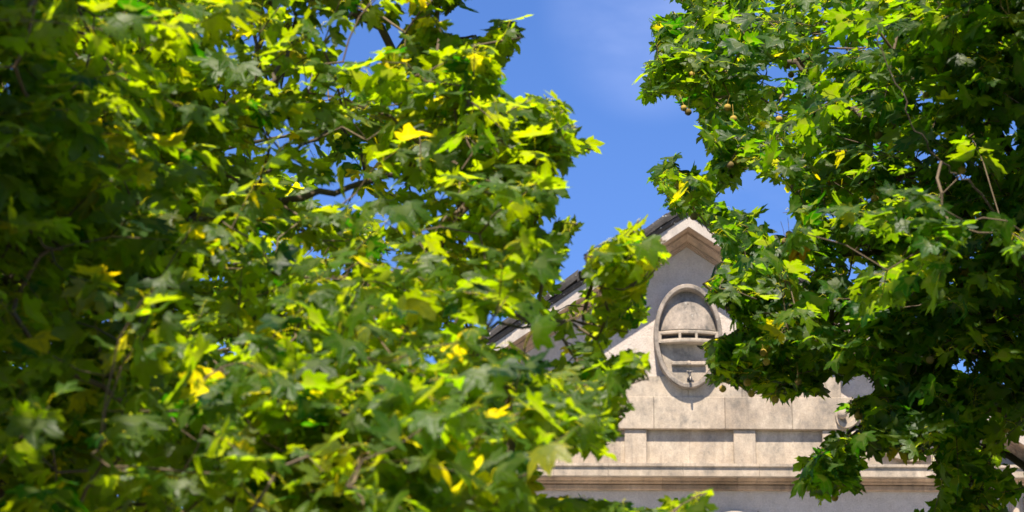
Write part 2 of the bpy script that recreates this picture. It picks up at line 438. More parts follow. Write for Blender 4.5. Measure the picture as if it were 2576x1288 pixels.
# upper shield: bulges outwards towards the railing
m = MB(); vs = []; fs = []; nx, nz = 28, 26
z_hi = MZ + rb - .070
for j in range(nz + 1):
    z = ztop_rail - .02 + (z_hi - ztop_rail + .02) * (1 - (1 - j / nz) ** 1.6)
    h = half_w(z, .070)
    for i in range(nx + 1):
        f = -1 + 2 * i / nx; x = MX + h * f
        g = 1 - (h * f / ra) ** 2
        q = (z_hi - z) / (z_hi - ztop_rail)
        p = .062 + .135 * g * min(1, q) ** .9
        vs.append((x, YF - p, z))
for j in range(nz):
    for i in range(nx): a = j * (nx + 1) + i; fs.append([a, a + 1, a + nx + 2, a + nx + 1])
m.add(vs, fs, True); shield = m.build("upper_shield", M_carve, med)
# small hole in the shield: a plug, its dark colour standing for shade inside
h_ = MB(); hp = at(1731, 764.5, YF - .13); hq = (z_hi - hp[2]) / (z_hi - ztop_rail)
hd = .062 + .135 * (1 - ((hp[0] - MX) / ra) ** 2) * min(1, hq) ** .9
h_.tube([(hp[0], YF - .06, hp[2]), (hp[0], YF - hd - .001, hp[2])], .010, 10); h_.build("shield_hole_plug", simple_mat("hollow_shade", (.012, .011, .01), .95), med)
# lower basin panel
m = MB(); k = 60
pts = []
zt = zs + .03
a0 = math.asin((zt - MZ) / (rb - .071))
for i in range(k + 1):
    t = math.pi - a0 + (math.pi + 2 * a0) * i / k
    pts.append((MX + (ra - .071) * math.cos(t), MZ + (rb - .071) * math.sin(t)))
m.prism(pts, lambda p: (p[0], YF - .135, p[1]), lambda p: (p[0], YF - .01, p[1])); m.build("basin_panel", M_stone, med)
# dark back behind the railing
m = MB(); m.box(MX - half_w(zr1) , MX + half_w(zr1), YF - .05, YF - .002, zs - .06, ztop_rail + .02); m.build("niche_back", M_carve, med)
def bowed(z0, z1, pin, bow, base, name):
    m = MB(); vs = []; fs = []; n = 30; h = ra - .062
    for i in range(n + 1):
        f = -1 + 2 * i / n; p = base + bow * (1 - f * f)
        x = MX + h * f
        vs += [(x, YF - p, z0), (x, YF - p - .004, (z0 + z1) / 2), (x, YF - p, z1), (x, YF - pin, z1), (x, YF - pin, z0)]
    for i in range(n):
        for q in range(5): fs.append([i * 5 + q, i * 5 + (q + 1) % 5, i * 5 + 5 + (q + 1) % 5, i * 5 + 5 + q])
    fs.append([0, 1, 2, 3, 4]); fs.append([n * 5 + q for q in range(5)])
    m.add(vs, fs); return m.build(name, M_stone, med)
zA = float(at(1731, 829.5, YF - .29)[2]); zB = float(at(1731, 837, YF - .29)[2])
zC_ = float(at(1731, 850, YF - .29)[2]); zD = float(at(1731, 858.5, YF - .29)[2])
bowed(zB, zA, .135, .095, .195, "railing_bar")
bowed(zD, zC_, .02, .095, .195, "railing_shelf")
for px in (1710.5, 1752):
    m = MB(); x = float(at(px, 845, YF - .28)[0]); m.box(x - .016, x + .016, YF - .282, YF - .22, zC_ - .003, zB + .003, .003); m.build("railing_post", M_stone, med)
for s in (-1, 1):
    m = MB(); x = MX + s * (ra - .075); m.box(x - .02, x + .02, YF - .205, YF - .14, zD, zA, .003); m.build("railing_post", M_stone, med)
# ledge with a round knob, and the tap under it
zl0 = float(at(1731, 917.5, YF - .19)[2]); zl1 = float(at(1731, 908.5, YF - .19)[2])
m = MB(); m.box(MX - .215, MX + .215, YF - .19, YF - .13, zl0, zl1, .008)
m.build("carved_ledge", M_stone, med)
m = MB(); m.ball((MX, YF - .19, (zl0 + zl1) / 2), .03, 14, 8, 0, (1, .5, 1)); m.build("ledge_knob", M_stone, med)
m = MB(); zt_ = float(at(1733, 949, YF - .24)[2]); tx = MX + .012
m.tube([(tx, YF - .13, zt_), (tx, YF - .145, zt_)], .034, 14)
m.tube([(tx, YF - .14, zt_), (tx, YF - .25, zt_ + .005), (tx, YF - .275, zt_ - .008), (tx, YF - .28, zt_ - .05)], [.017, .017, .016, .014], 10)
m.tube([(tx, YF - .20, zt_ + .01), (tx, YF - .20, zt_ + .085)], [.016, .010], 10)
m.tube([(tx - .045, YF - .20, zt_ + .088), (tx + .045, YF - .20, zt_ + .088)], .008, 8)
m.build("tap", M_tap, med)

# ---- carved scroll ornaments on both ends of the frieze
def ribbon(b, pts, w, p0, p1):
    """flat carved band that follows pts (x,z) and stands from p0 to p1 out of the wall"""
    n = len(pts); vs = []; fs = []
    for i in range(n):
        ax, az = pts[max(i - 1, 0)]; bx_, bz = pts[min(i + 1, n - 1)]
        l = math.hypot(bx_ - ax, bz - az) or 1; nx_, nz_ = -(bz - az) / l * w / 2, (bx_ - ax) / l * w / 2
        x, z = pts[i]
        vs += [(x - nx_, YF - p0, z - nz_), (x - nx_ * .9, YF - p1, z - nz_ * .9), (x + nx_ * .9, YF - p1, z + nz_ * .9), (x + nx_, YF - p0, z + nz_)]
    for i in range(n - 1):
        for q in range(4): fs.append([i * 4 + q, i * 4 + (q + 1) % 4, i * 4 + 4 + (q + 1) % 4, i * 4 + 4 + q])
    fs += [[0, 1, 2, 3], [n * 4 - 4 + q for q in range(4)]]
    b.add(vs, fs)
def smooth_path(pts, k=6):
    out = []
    P = [pts[0]] + pts + [pts[-1]]
    for i in range(1, len(P) - 2):
        for j in range(k):
            t = j / k
            out.append(tuple(.5 * (2 * P[i][c] + (P[i + 1][c] - P[i - 1][c]) * t + (2 * P[i - 1][c] - 5 * P[i][c] + 4 * P[i + 1][c] - P[i + 2][c]) * t * t + (3 * P[i][c] - P[i - 1][c] - 3 * P[i + 1][c] + P[i + 2][c]) * t ** 3) for c in range(len(pts[0]))))
    return out + [pts[-1]]
def carve(side):
    f = lambda px, py: (lambda q: ((q[0] - AX) * side + AX, q[2]))(at(px, py, YF - .1))
    b = MB()
    # backing slab with a lobed edge
    slab = [(2104, 1028), (2140, 1012), (2170, 1035), (2200, 1060), (2228, 1090), (2262, 1108), (2300, 1130), (2345, 1140), (2352, 1184), (2110, 1184), (2108, 1120)]
    b.prism([f(*p) for p in slab], lambda p: (p[0], YF - .055, p[1]), lambda p: (p[0], YF, p[1]))
    ball = f(2117, 1045); b.ball((ball[0], YF - .16, ball[1]), .062, 16, 10)
    b.tube([(ball[0], YF - .05, ball[1]), (ball[0], YF - .16, ball[1])], .05, 14)
    ribbon(b, smooth_path([f(*p) for p in ((2106, 1046), (2112, 1064), (2128, 1072), (2146, 1064), (2158, 1046), (2152, 1024), (2132, 1016))]), .06, .05, .135)
    ribbon(b, smooth_path([f(*p) for p in ((2160, 1086), (2184, 1098), (2208, 1122), (2236, 1142), (2270, 1154), (2300, 1158), (2324, 1146), (2336, 1124), (2326, 1106), (2306, 1106))]), .05, .05, .15)
    for (px, py, rr) in ((2148, 1092, .05), (2136, 1102, .045), (2160, 1106, .045), (2126, 1112, .04), (2172, 1118, .04), (2190, 1080, .05), (2216, 1104, .06), (2250, 1122, .06), (2282, 1134, .055), (2148, 1126, .04), (2120, 1130, .04)):
        c = f(px, py); b.ball((c[0], YF - .06, c[1]), rr, 12, 8, .10, (1.1, .9, 1.3))
    b.build("scroll_ornament", M_stone, B)
carve(1); carve(-1)

# ---- corner pilasters with small slots under the cornice
for s in (-1, 1):
    m = MB(); x0 = AX + s * (HW - .42); x1 = AX + s * (HW + .012)
    u, w = min(x0, x1), max(x0, x1)
    m.box(u, w, YF - .05, YF + .3, 0, ZC - .34, .006)
    m.box(u - .03, w + .03, YF - .075, YF + .3, ZC - .34, ZC - .30, .006)
    for i in range(3):
        xx = u + (w - u) * (i + .5) / 3
        m.tube([(xx, YF - .052, ZC - .10), (xx, YF - .052, ZC - .29)], .05, 10)
    m.box(u, w, YF - .05, YF + .3, ZC - .299, ZC - .001, .004)
    pil = m.build("pilaster", M_stone, B)
# ---- windows under the cornice, their arched hoods just under the frame
def arch_window(cx, zt, wd):
    fr = MB(); n = 18; outer = []; inner = []
    hgt = 2.2
    for i in range(n + 1):
        t = math.pi * i / n
        outer.append((cx + (wd / 2 + .16) * math.cos(t), zt - .40 + .40 * math.sin(t))); inner.append((cx + wd / 2 * math.cos(t), zt - .45 + .27 * math.sin(t)))
    vs = []; fs = []
    O = [(cx + wd / 2 + .16, zt - hgt)] + outer + [(cx - wd / 2 - .16, zt - hgt)]; I = [(cx + wd / 2, zt - hgt)] + inner + [(cx - wd / 2, zt - hgt)]
    for (o, i) in zip(O, I): vs += [(o[0], YF, o[1]), (o[0], YF - .10, o[1]), (i[0], YF - .10, i[1]), (i[0], YF - .004, i[1])]
    for k in range(len(O) - 1):
        for q in range(3): fs.append([k * 4 + q, k * 4 + q + 1, k * 4 + 4 + q + 1, k * 4 + 4 + q])
    fr.add(vs, fs); o = fr.build("window", M_stone, B)
    def sub(name, mb, mat):
        q = mb.build(name, mat); q.parent = o; q.data.transform(Matrix.Translation(-B.location)); return q
    g = MB(); g.prism(I, lambda p: (p[0], YF - .008, p[1]), lambda p: (p[0], YF - .003, p[1])); sub("pane", g, M_glass)
    w_ = MB(); w_.box(cx - .03, cx + .03, YF - .05, YF - .009, zt - hgt + .001, zt - .2)
    for k in range(1, 4): w_.box(cx - wd / 2, cx + wd / 2, YF - .045, YF - .009, zt - hgt + k * .5 - .02, zt - hgt + k * .5 + .02)
    sub("sash", w_, M_wood)
    s_ = MB(); s_.box(cx - wd / 2 - .25, cx + wd / 2 + .25, YF - .16, YF, zt - hgt - .12, zt - hgt - .003); sub("sill", s_, M_stone)
zh = float(at(1840, 1285.0, YF - .1)[2])
for dx in (0.0, -2.6, 2.3): arch_window(xcol(1842) + dx, zh - (0.0 if dx == 0 else .25), .55)
k_ = MB(); p = at(1908, 1283, YF - .1); k_.tube([(p[0], YF - .05, p[2] - .25), (p[0], YF - .05, p[2] - .05), (p[0], YF - .05, p[2])], [.03, .022, .004], 8); k_.build("hood_finial", M_stone, B)
d_ = MB(); d_.box(AX - .9, AX + .9, YF - .06, YF, .01, 2.6); d_.build("door", M_wood, B)


# ------------------------------------------------------------------ plane leaves
# half outline (x, y) from the tip of the middle lobe round to the base; veins run from the base to each lobe tip
H0 = [(.065, .87), (.125, .80), (.15, .825), (.205, .70), (.235, .60)]          # flank of the middle lobe
S1 = [(.245, .50)]                                                            # notch
H1 = [(.30, .57), (.38, .66), (.43, .645), (.51, .69)]                         # upper flank of the side lobe
T1 = [(.66, .70)]
H2 = [(.615, .54), (.62, .46), (.56, .38), (.51, .31)]
S2 = [(.45, .25)]
H3 = [(.46, .20), (.54, .19)]
T2 = [(.66, .10)]
H4 = [(.52, .03), (.48, -.03), (.34, -.03), (.22, -.06), (.10, -.03)]
def leaf_template(r, deep):
    V = [(0, 0), (0, .36), (0, .70), (0, 1.0)]; vein = [1, 1, 1, 1]
    T = []
    def jit(p, a=.018): return (p[0] + r.normal(0, a), p[1] + r.normal(0, a))
    for s in (1, -1):
        def add(p, v=0.0, j=True):
            q = jit(p) if j else p
            V.append((s * q[0], q[1])); vein.append(v); return len(V) - 1
        d = deep
        h0 = [add((x * (1.05 - .25 * d), y)) for x, y in H0]
        s1 = add((S1[0][0] * (1.1 - .4 * d), S1[0][1] * (1.12 - .35 * d)), .0)
        h1 = [add((x, y - .03 * d)) for x, y in H1]
        t1 = add(T1[0], .85)
        h2 = [add(p) for p in H2]; s2 = add((S2[0][0] * (1.1 - .35 * d), S2[0][1])); h3 = [add(p) for p in H3]; t2 = add(T2[0], .8); h4 = [add(p) for p in H4]
        m1a = add((.21, .225), 1.0, False); m1b = add((.42, .45), 1.0, False); m2 = add((.30, .06), 1.0, False)
        ch = [(2, [3] + h0), (2, [h0[-1], s1])]
        f = []
        # middle lobe
        prev = 3
        for q in h0: f.append((2, prev, q)); prev = q
        f += [(2, prev, s1), (2, s1, 1), (1, s1, m1a), (0, 1, m1a)]
        f += [(s1, h1[0], m1a), (m1a, h1[0], m1b)]
        for a_, b_ in zip(h1[:-1], h1[1:]): f.append((a_, b_, m1b))
        f.append((h1[-1], t1, m1b))
        pv = t1
        for q in h2: f.append((pv, q, m1b)); pv = q
        f += [(pv, m1a, m1b), (pv, s2, m1a), (s2, m2, m1a), (0, m1a, m2)]
        pv = s2
        for q in h3: f.append((pv, q, m2)); pv = q
        f.append((pv, t2, m2)); pv = t2
        for q in h4: f.append((pv, q, m2)); pv = q
        f.append((pv, 0, m2))
        T += [t if s > 0 else (t[0], t[2], t[1]) for t in f]
    # make all triangles face +z
    out = []
    for a, b_, c in T:
        (x0, y0), (x1, y1), (x2, y2) = V[a], V[b_], V[c]
        out.append((a, b_, c) if (x1 - x0) * (y2 - y0) - (x2 - x0) * (y1 - y0) > 0 else (a, c, b_))
    return np.array(V), np.array(vein), np.array(out)
_r = np.random.default_rng(3)
LT = [leaf_template(_r, d) for d in (.0, .2, .4, .55, .1, .7)]
LV = np.stack([t[0] for t in LT]); LVEIN = LT[0][1]; LTRI = LT[0][2]; NLV = LV.shape[1]
TIPS = [0, 3] + [int(np.argmax(LV[0][:, 0])), int(np.argmin(LV[0][:, 0]))]
_t2 = [i for i in range(NLV) if abs(abs(LV[0][i, 0]) - .66) < .06 and LV[0][i, 1] < .2]
TIPS += _t2 + [1]

def unit(a): return a / np.maximum(np.linalg.norm(a, axis=-1, keepdims=True), 1e-9)

GREEN, LIME = np.array([.017, .054, .0035]), np.array([.061, .098, .0035])
ODD = np.array([(.078, .098, .005), (.045, .030, .010), (.125, .130, .028), (.006, .036, .006)])     # yellowing, brown, pale young (sunlit highlights put into their colour), old dark leaves

def make_leaves(base, pdir, plen, size, tip, nrm, pal_i, rs):
    """leaf blades and stalks; base: where the stalk leaves the twig. Returns verts, tris, colours, veins and the tip points of every leaf"""
    n = len(base)
    lb = base + pdir * plen[:, None]
    t = unit(tip); nn = unit(nrm - t * (nrm * t).sum(-1, keepdims=True)); u = np.cross(t, nn)
    tpl = LV[rs.integers(0, len(LV), n)]
    x = tpl[:, :, 0] * (1 + rs.normal(0, .06, n))[:, None]; y = tpl[:, :, 1]
    droop = rs.uniform(-.05, .42, n)[:, None]; fold = rs.normal(.12, .16, n)[:, None]; curl = rs.normal(-.10, .28, n)[:, None]
    tw = rs.normal(0, .22, n)[:, None]; ph = rs.uniform(0, 6.28, n)[:, None]; wv = rs.uniform(.0, .055, n)[:, None]
    z = -droop * y * np.abs(y) + fold * np.abs(x) + curl * x * x + tw * x * y + wv * np.sin(9 * y + ph + 5 * x) 
    y2 = y * (1 - .25 * droop * np.abs(y))
    P = lb[:, None, :] + size[:, None, None] * (x[..., None] * u[:, None, :] + y2[..., None] * t[:, None, :] + z[..., None] * nn[:, None, :])
    s_ = np.clip(pal_i, 0, 1)[:, None]
    col = GREEN * (1 - s_) + LIME * s_
    odd = pal_i >= 2
    col = np.where(odd[:, None], ODD[np.clip(np.round(pal_i - 2).astype(int), 0, len(ODD) - 1)], col)
    col = col * np.exp(rs.normal(0, .12, (n, 1))) * (1 + rs.normal(0, .04, (n, 3)))
    C = np.repeat(col[:, None, :], NLV, 1)
    tris = (LTRI[None] + (np.arange(n) * NLV)[:, None, None]).reshape(-1, 3)
    # stalks: three-sided, two segments
    mid = base + pdir * plen[:, None] * .5 + np.array([0, 0, .012])
    a = unit(np.cross(pdir, np.array([.3, .2, .9]))); b = unit(np.cross(pdir, a)); rad = .0016
    rings = []
    for c_ in (base, mid, lb + t * size[:, None] * .02):
        for k in range(3):
            q = 2.094 * k; rings.append(c_ + (a * math.cos(q) + b * math.sin(q)) * rad)
    S = np.stack(rings, 1)
    st = []
    for s_ in (0, 3):
        for k in range(3):
            i0, i1, j0, j1 = s_ + k, s_ + (k + 1) % 3, s_ + 3 + k, s_ + 3 + (k + 1) % 3
            st += [(i0, i1, j1), (i0, j1, j0)]
    st = np.array(st)
    return P, C, S, st, P[:, TIPS, :]

# ---- what stays open: sky and facade seen between the crowns (pixels of the 2576-wide reading)
CLEAR = [
    [(1190, -400), (1188, 3), (1150, 22), (1118, 50), (1112, 84), (1141, 78), (1156, 96), (1196, 86), (1231, 97), (1252, 72), (1241, 45), (1275, 52), (1300, 46), (1316, 95), (1288, 118),
     (1256, 112), (1270, 128), (1321, 136), (1281, 150), (1262, 165), (1268, 182), (1226, 178), (1211, 193), (1240, 200), (1276, 208), (1266, 245), (1246, 270), (1274, 285), (1288, 253), (1311, 233), (1346, 237), (1386, 245), (1416, 248), (1424, 295),
     (1456, 323), (1416, 347), (1436, 347), (1486, 368), (1476, 395), (1451, 410), (1396, 410), (1396, 445), (1411, 457), (1396, 480), (1414, 500), (1391, 520), (1371, 543),
     (1346, 568), (1353, 600), (1376, 598), (1388, 552), (1406, 546), (1456, 562), (1451, 606), (1440, 640), (1418, 668), (1395, 690), (1392, 712), (1425, 705), (1470, 672), (1468, 640), (1500, 612), (1540, 588), (1580, 566), (1611, 536), (1637, 560), (1640, 572),
     (1680, 598), (1662, 625), (1683, 649), (1677, 667), (1636, 698), (1638, 740), (1630, 776), (1645, 806), (1618, 822), (1635, 850), (1628, 872), (1636, 913), (1650, 955), (1618, 985), (1601, 962), (1572, 988), (1601, 1015), (1603, 1047), (1558, 1045),
     (1556, 1072), (1584, 1100), (1560, 1098), (1559, 1128), (1522, 1108), (1520, 1157), (1483, 1125), (1476, 1150), (1450, 1125), (1439, 1143), (1405, 1128), (1403, 1157), (1356, 1164), (1347, 1210), (1326, 1229), (1306, 1240),
     (1440, 1246), (1563, 1256), (1591, 1256), (1605, 1277), (1650, 1272), (1680, 1262), (1668, 1242), (1690, 1250), (1712, 1252), (1740, 1244), (1758, 1232), (1803, 1222), (1796, 1252), (1758, 1262), (1776, 1280), (1780, 1300), (2340, 1300),
      (2365, 1225), (2340, 1190), (2338, 1130), (2300, 1160), (2262, 1140), (2236, 1126), (2215, 1140), (2196, 1110), (2176, 1140), (2164, 1170), (2178, 1217), (2160, 1240), (2149, 1245), (2114, 1227), (2079, 1238), (2059, 1268), (2045, 1235), (2030, 1225), (2008, 1218), (2030, 1180), (2035, 1142), (2062, 1128), (2108, 1092), (2135, 1096),
     (2166, 1078), (2166, 1052), (2150, 1040), (2128, 1030), (2145, 995), (2180, 997), (2207, 982), (2195, 960), (2180, 938), (2159, 938), (2152, 959), (2101, 950), (2077, 935), (2058, 950), (2077, 962), (2095, 982), (2070, 1005), (2050, 1003), (2038, 985), (2022, 993), (1991, 1005), (1963, 993), (1943, 992),
     (1925, 1002), (1902, 998), (1881, 996), (1863, 980), (1838, 976), (1820, 958), (1803, 978), (1764, 976), (1784, 930), (1762, 918), (1790, 893), (1748, 870), (1794, 853), (1822, 841), (1850, 835), (1876, 815), (1874, 792), (1855, 815), (1828, 792), (1813, 780), (1785, 771), (1758, 756), (1785, 733), (1752, 722),
     (1798, 695), (1800, 668), (1822, 637), (1804, 640), (1798, 619), (1780, 582), (1768, 570), (1752, 555), (1737, 537), (1692, 537), (1680, 519), (1661, 516), (1677, 492), (1661, 489), (1665, 470), (1638, 448), (1668, 425), (1680, 415), (1678, 392), (1690, 388), (1697, 410), (1720, 440), (1763, 428), (1775, 446), (1787, 416), (1800, 398), (1771, 364), (1759, 335), (1749, 303),
     (1779, 290), (1743, 287), (1723, 283), (1706, 263), (1678, 242), (1618, 246), (1610, 218), (1634, 202), (1606, 178), (1622, 149), (1654, 151), (1650, 125), (1642, 97), (1628, 44), (1670, 54), (1678, 24), (1700, 28), (1718, 50), (1738, 20), (1700, 10), (1682, 0), (1690, -400)],
    [(1860, 438), (1904, 428), (1925, 448), (1953, 460), (1981, 466), (1977, 481), (1990, 500), (1977, 516), (1958, 540), (1995, 540), (2008, 555), (1990, 576), (1967, 603), (1952, 617), (1934, 588), (1890, 557), (1934, 537), (1904, 516), (1861, 531), (1822, 500), (1816, 475), (1849, 473)],
    [(2406, 915), (2436, 908), (2441, 940), (2448, 958), (2425, 962)], [(2496, 990), (2508, 972), (2530, 980), (2518, 1010)],
    [(2127, 712), (2140, 690), (2150, 668), (2162, 662), (2160, 690), (2142, 708)],
    [(2546, 1085), (2600, 1062), (2600, 1200), (2556, 1196), (2550, 1150)], [(2538, 1248), (2600, 1236), (2600, 1310), (2556, 1300)],
    [(1590, 1200), (1660, 1190), (1650, 1240), (1600, 1240)],
    [(1620, 575), (1640, 558), (1680, 528), (1702, 540), (1690, 575), (1650, 592), (1632, 610)],
    [(1218, 845), (1262, 818), (1300, 796), (1312, 815), (1290, 850), (1235, 880)], [(1380, 745), (1420, 712), (1450, 713), (1475, 735), (1410, 778), (1385, 778)],
    [(1530, 850), (1570, 838), (1600, 848), (1575, 880), (1540, 885)], [(1590, 838), (1625, 818), (1642, 850), (1610, 864)], [(1195, 820), (1213, 800), (1222, 822), (1208, 842)],
    [(545, 215), (560, 222), (553, 236), (541, 230)], [(1020, 0), (1052, 4), (1042, 30), (1015, 26)],
]
CLEAR = [np.array(c, float) for c in CLEAR]
def in_poly(P, poly):
    x, y = P[..., 0], P[..., 1]; ins = np.zeros(x.shape, bool)
    x0, y0 = poly[:, 0], poly[:, 1]; x1, y1 = np.roll(x0, -1), np.roll(y0, -1)
    for a, b, c, d in zip(x0, y0, x1, y1):
        if b == d: continue
        k = ((b > y) != (d > y)) & (x < (c - a) * (y - b) / (d - b) + a)
        ins ^= k
    return ins
def blocked(P3):
    """P3 (...,3): True where the point is seen in an open patch"""
    p = proj(P3.reshape(-1, 3)).reshape(P3.shape[:-1] + (2,))
    out = np.zeros(p.shape[:-1], bool)
    if not ((p[..., 0] > 500) & (p[..., 0] < 2610) & (p[..., 1] > -400) & (p[..., 1] < 1320)).any(): return out
    for c in CLEAR: out |= in_poly(p, c)
    return out

def crosses(p, m, a):
    f = np.linspace(.05, 1, 16)[:, None]
    return blocked(np.concatenate([p + (m - p) * f, m + (a - m) * f])).any()
def open_twig(q):
    f = np.linspace(0, 1, 10)[:, None]
    return blocked(np.concatenate([q[0] + (q[1] - q[0]) * f, q[1] + (q[2] - q[1]) * f])).any()
def rim_anchors(sel, n, reach, depth, rs):
    """places for twigs close behind the open patch's outline, between outline corners sel"""
    c = CLEAR[0]; out = []
    while len(out) < n:
        i = int(rs.integers(sel[0], sel[1])); a, b = c[i], c[(i + 1) % len(c)]
        if rs.random() > np.linalg.norm(b - a) / 60: continue
        q = a + (b - a) * rs.random() + rs.normal(0, reach, 2)
        p = at(q[0], q[1], depth(q[0], q[1], rs))
        if not blocked(p[None])[0]: out.append(p)
    return np.array(out)

# ------------------------------------------------------------------ trees
def tube_group(paths, sides=5):
    """paths: list of (points (k,3), radii (k)). One MB with them all"""
    m = MB()
    for pts, rad in paths: m.tube([tuple(p) for p in pts], list(rad), sides, True, False)
    return m

def build_tree(root, limbs, anchors, seed, leaf_size, mixw, leaves_per=8, up_bias=.75, tint=None, outward=None, twig_len=(.22, .5)):
    """limbs: list of (points, r0, r1). anchors: (n,3) places where leafy twigs start.
    Twigs hang together: every anchor joins the nearest wood nearer the trunk, and thickness follows what it carries."""
    rs = np.random.default_rng(seed)
    node = []; nrad = []
    limb_objs = []
    for pts, ra_, rb_ in limbs:
        ra_, rb_ = ra_ * .62, rb_ * .7
        sp = np.array(smooth_path([tuple(p) for p in pts], 10))
        wob = rs.normal(0, .012, sp.shape); wob[0] = 0
        sp = sp + wob
        rr = np.linspace(ra_, rb_, len(sp))
        m = MB(); m.tube([tuple(p) for p in sp], list(rr), 10, True, True)
        m.build("limb" if len(limb_objs) or True else "", M_bark, root); limb_objs.append(1)
        k = len(sp) // 4
        node += list(sp[k:]); nrad += list(rr[k:])
    L0 = len(node)
    lim = np.array(node)
    d0 = np.array([np.min(((lim - a) ** 2).sum(1)) for a in anchors])
    order = np.argsort(d0); anchors = anchors[order]
    nodes = np.zeros((L0 + len(anchors) * 2, 3)); nodes[:L0] = lim; cnt = L0
    parent = {}; weight = np.zeros(len(nodes)); lowd = np.zeros(len(nodes))
    segs = []; base = []; pdir = []; tipd = []; tw_paths = []
    spray = []
    for a in anchors:
        dv = ((nodes[:cnt] - a) ** 2).sum(1)
        cand = np.argsort(dv)[:6]; pi = int(cand[0])
        p = nodes[pi]
        if np.sqrt(dv[pi]) > 1.5: continue
        mid = (p + a) / 2 + rs.normal(0, .03, 3) + np.array([0, 0, .04 * np.sqrt(dv[pi])])
        if crosses(p, mid, a):
            ok = False
            for c in cand[1:]:
                p = nodes[int(c)]; mid = (p + a) / 2
                if not crosses(p, mid, a): ok = True; pi = int(c); break
            if not ok: continue
        i = cnt; nodes[i] = a; parent[i] = (pi, mid); cnt += 1
        q = i
        while True:
            weight[q] += 1
            if q not in parent: break
            q = parent[q][0]
        g = unit(a - p)
        out = outward(a) if outward else g
        d = unit(.55 * g + .5 * unit(out) + rs.normal(0, .35, 3) + np.array([0, 0, -.05]))
        Lt = rs.uniform(*twig_len)
        pts = np.array([a, a + d * Lt * .5 + rs.normal(0, .012, 3) + np.array([0, 0, .01]), a + d * Lt + np.array([0, 0, -.02])])
        for _ in range(6):
            if not open_twig(pts): break
            d = unit(d + rs.normal(0, .6, 3)); Lt *= .8
            pts = np.array([a, a + d * Lt * .5, a + d * Lt + np.array([0, 0, -.01])])
        if open_twig(pts): continue
        spray.append((i, a, d, Lt, pts))
    # leaves
    bs, pd, tp, nr, owner = [], [], [], [], []
    for si, (i, a, d, Lt, pts) in enumerate(spray):
        n = max(4, int(rs.normal(leaves_per, 1.6)))
        side = unit(np.cross(d, np.array([0, 0, 1.0]))); az = rs.uniform(0, 6.28)
        for k in range(n):
            f = (k + .6) / n; s_ = 1 if k % 2 else -1
            b0 = a + d * Lt * f
            lat = side * s_ * rs.uniform(.5, 1.1) + np.array([0, 0, rs.uniform(-.15, .45)])
            pdv = unit(d * (rs.uniform(.1, .7) + (1.0 if k >= n - 1 else 0)) + lat * (.2 if k >= n - 1 else 1) + rs.normal(0, .2, 3))
            t_ = unit(np.array([pdv[0], pdv[1], pdv[2] * .3]) + np.array([0, 0, -1]) * rs.uniform(-.05, 1.0) + rs.normal(0, .28, 3))
            nv = np.array([0, 0, 1.0]) * up_bias + np.array([-.05, -.25, .1]) + np.array([pdv[0], pdv[1], 0]) * .35 + rs.normal(0, .42, 3)
            bs.append(b0); pd.append(pdv); tp.append(t_); nr.append(nv); owner.append(si)
    bs, pd, tp, nr, owner = map(np.array, (bs, pd, tp, nr, owner))
    n = len(bs)
    size = np.clip(rs.normal(leaf_size, leaf_size * .28, n), leaf_size * .35, leaf_size * 1.5); plen = rs.uniform(.035, .075, n)
    mean, odds = mixw                          # how far towards lime the twigs are, and how often a leaf is yellow, brown, pale or dark
    pal = np.clip(rs.normal(mean, .17, len(spray))[owner] + rs.normal(0, .13, n), 0, 1)
    pick = rs.random(n); lim_ = 0.0
    for q_, w_ in enumerate(odds):
        pal = np.where((pick >= lim_) & (pick < lim_ + w_), 2.0 + q_, pal); lim_ += w_
    if tint is not None: pal = tint(bs, pal, rs)
    P, C, S, st, tips = make_leaves(bs, pd, plen, size, tp, nr, pal, rs)
    loose = (rs.random(n) < .2) & ~((proj(bs)[:, 0] > 1480) & (proj(bs)[:, 1] > 560) & (proj(bs)[:, 0] < 1900))                 # these may let a lobe hang past the outline
    def hangs(q, lo): z = blocked(q); return np.where(lo, z[:, 0] | z[:, -1], z.any(1))
    bad = hangs(tips, loose)
    for it in range(8):                       # a leaf that would hang in the open turns back towards the wood
        k = np.where(bad)[0]
        if len(k) == 0: break
        dd = np.array([spray[o][2] for o in owner[k]])
        pd[k] = unit(rs.normal(0, 1, (len(k), 3)) * np.array([1, 1, .6]) - dd * .15 * it)
        tp[k] = unit(pd[k] * np.array([1, 1, .3]) + np.array([0, 0, -1]) * rs.uniform(-.3, 1.0, (len(k), 1)) + rs.normal(0, .25, (len(k), 3)))
        size[k] *= .97; plen[k] *= .93
        P2, C2, S2, _, tips2 = make_leaves(bs[k], pd[k], plen[k], size[k], tp[k], nr[k], pal[k], rs)
        P[k], C[k], S[k] = P2, C2, S2
        bad[k] = hangs(tips2, loose[k])
    keep = ~bad
    cntl = np.bincount(owner[keep], minlength=len(spray))
    keep &= cntl[owner] >= 2
    P, C, S = P[keep], C[keep], S[keep]
    n = len(P)
    ns = S.shape[1]
    V = np.concatenate([P.reshape(-1, 3), S.reshape(-1, 3)])
    T = np.concatenate([(LTRI[None] + (np.arange(n) * NLV)[:, None, None]).reshape(-1, 3), (st[None] + (np.arange(n) * ns)[:, None, None]).reshape(-1, 3) + n * NLV])
    sc = np.tile(np.array([.17, .19, .05]), (n * ns, 1))
    cols = np.concatenate([C.reshape(-1, 3), sc]); cols = np.concatenate([np.clip(cols, 0, 1), np.ones((len(cols), 1))], 1)
    ve = np.concatenate([np.tile(LVEIN, n), np.zeros(n * ns)])
    me = bpy.data.meshes.new("crown")
    me.vertices.add(len(V)); me.vertices.foreach_set("co", V.astype(np.float32).ravel())
    me.loops.add(len(T) * 3); me.loops.foreach_set("vertex_index", T.astype(np.int32).ravel())
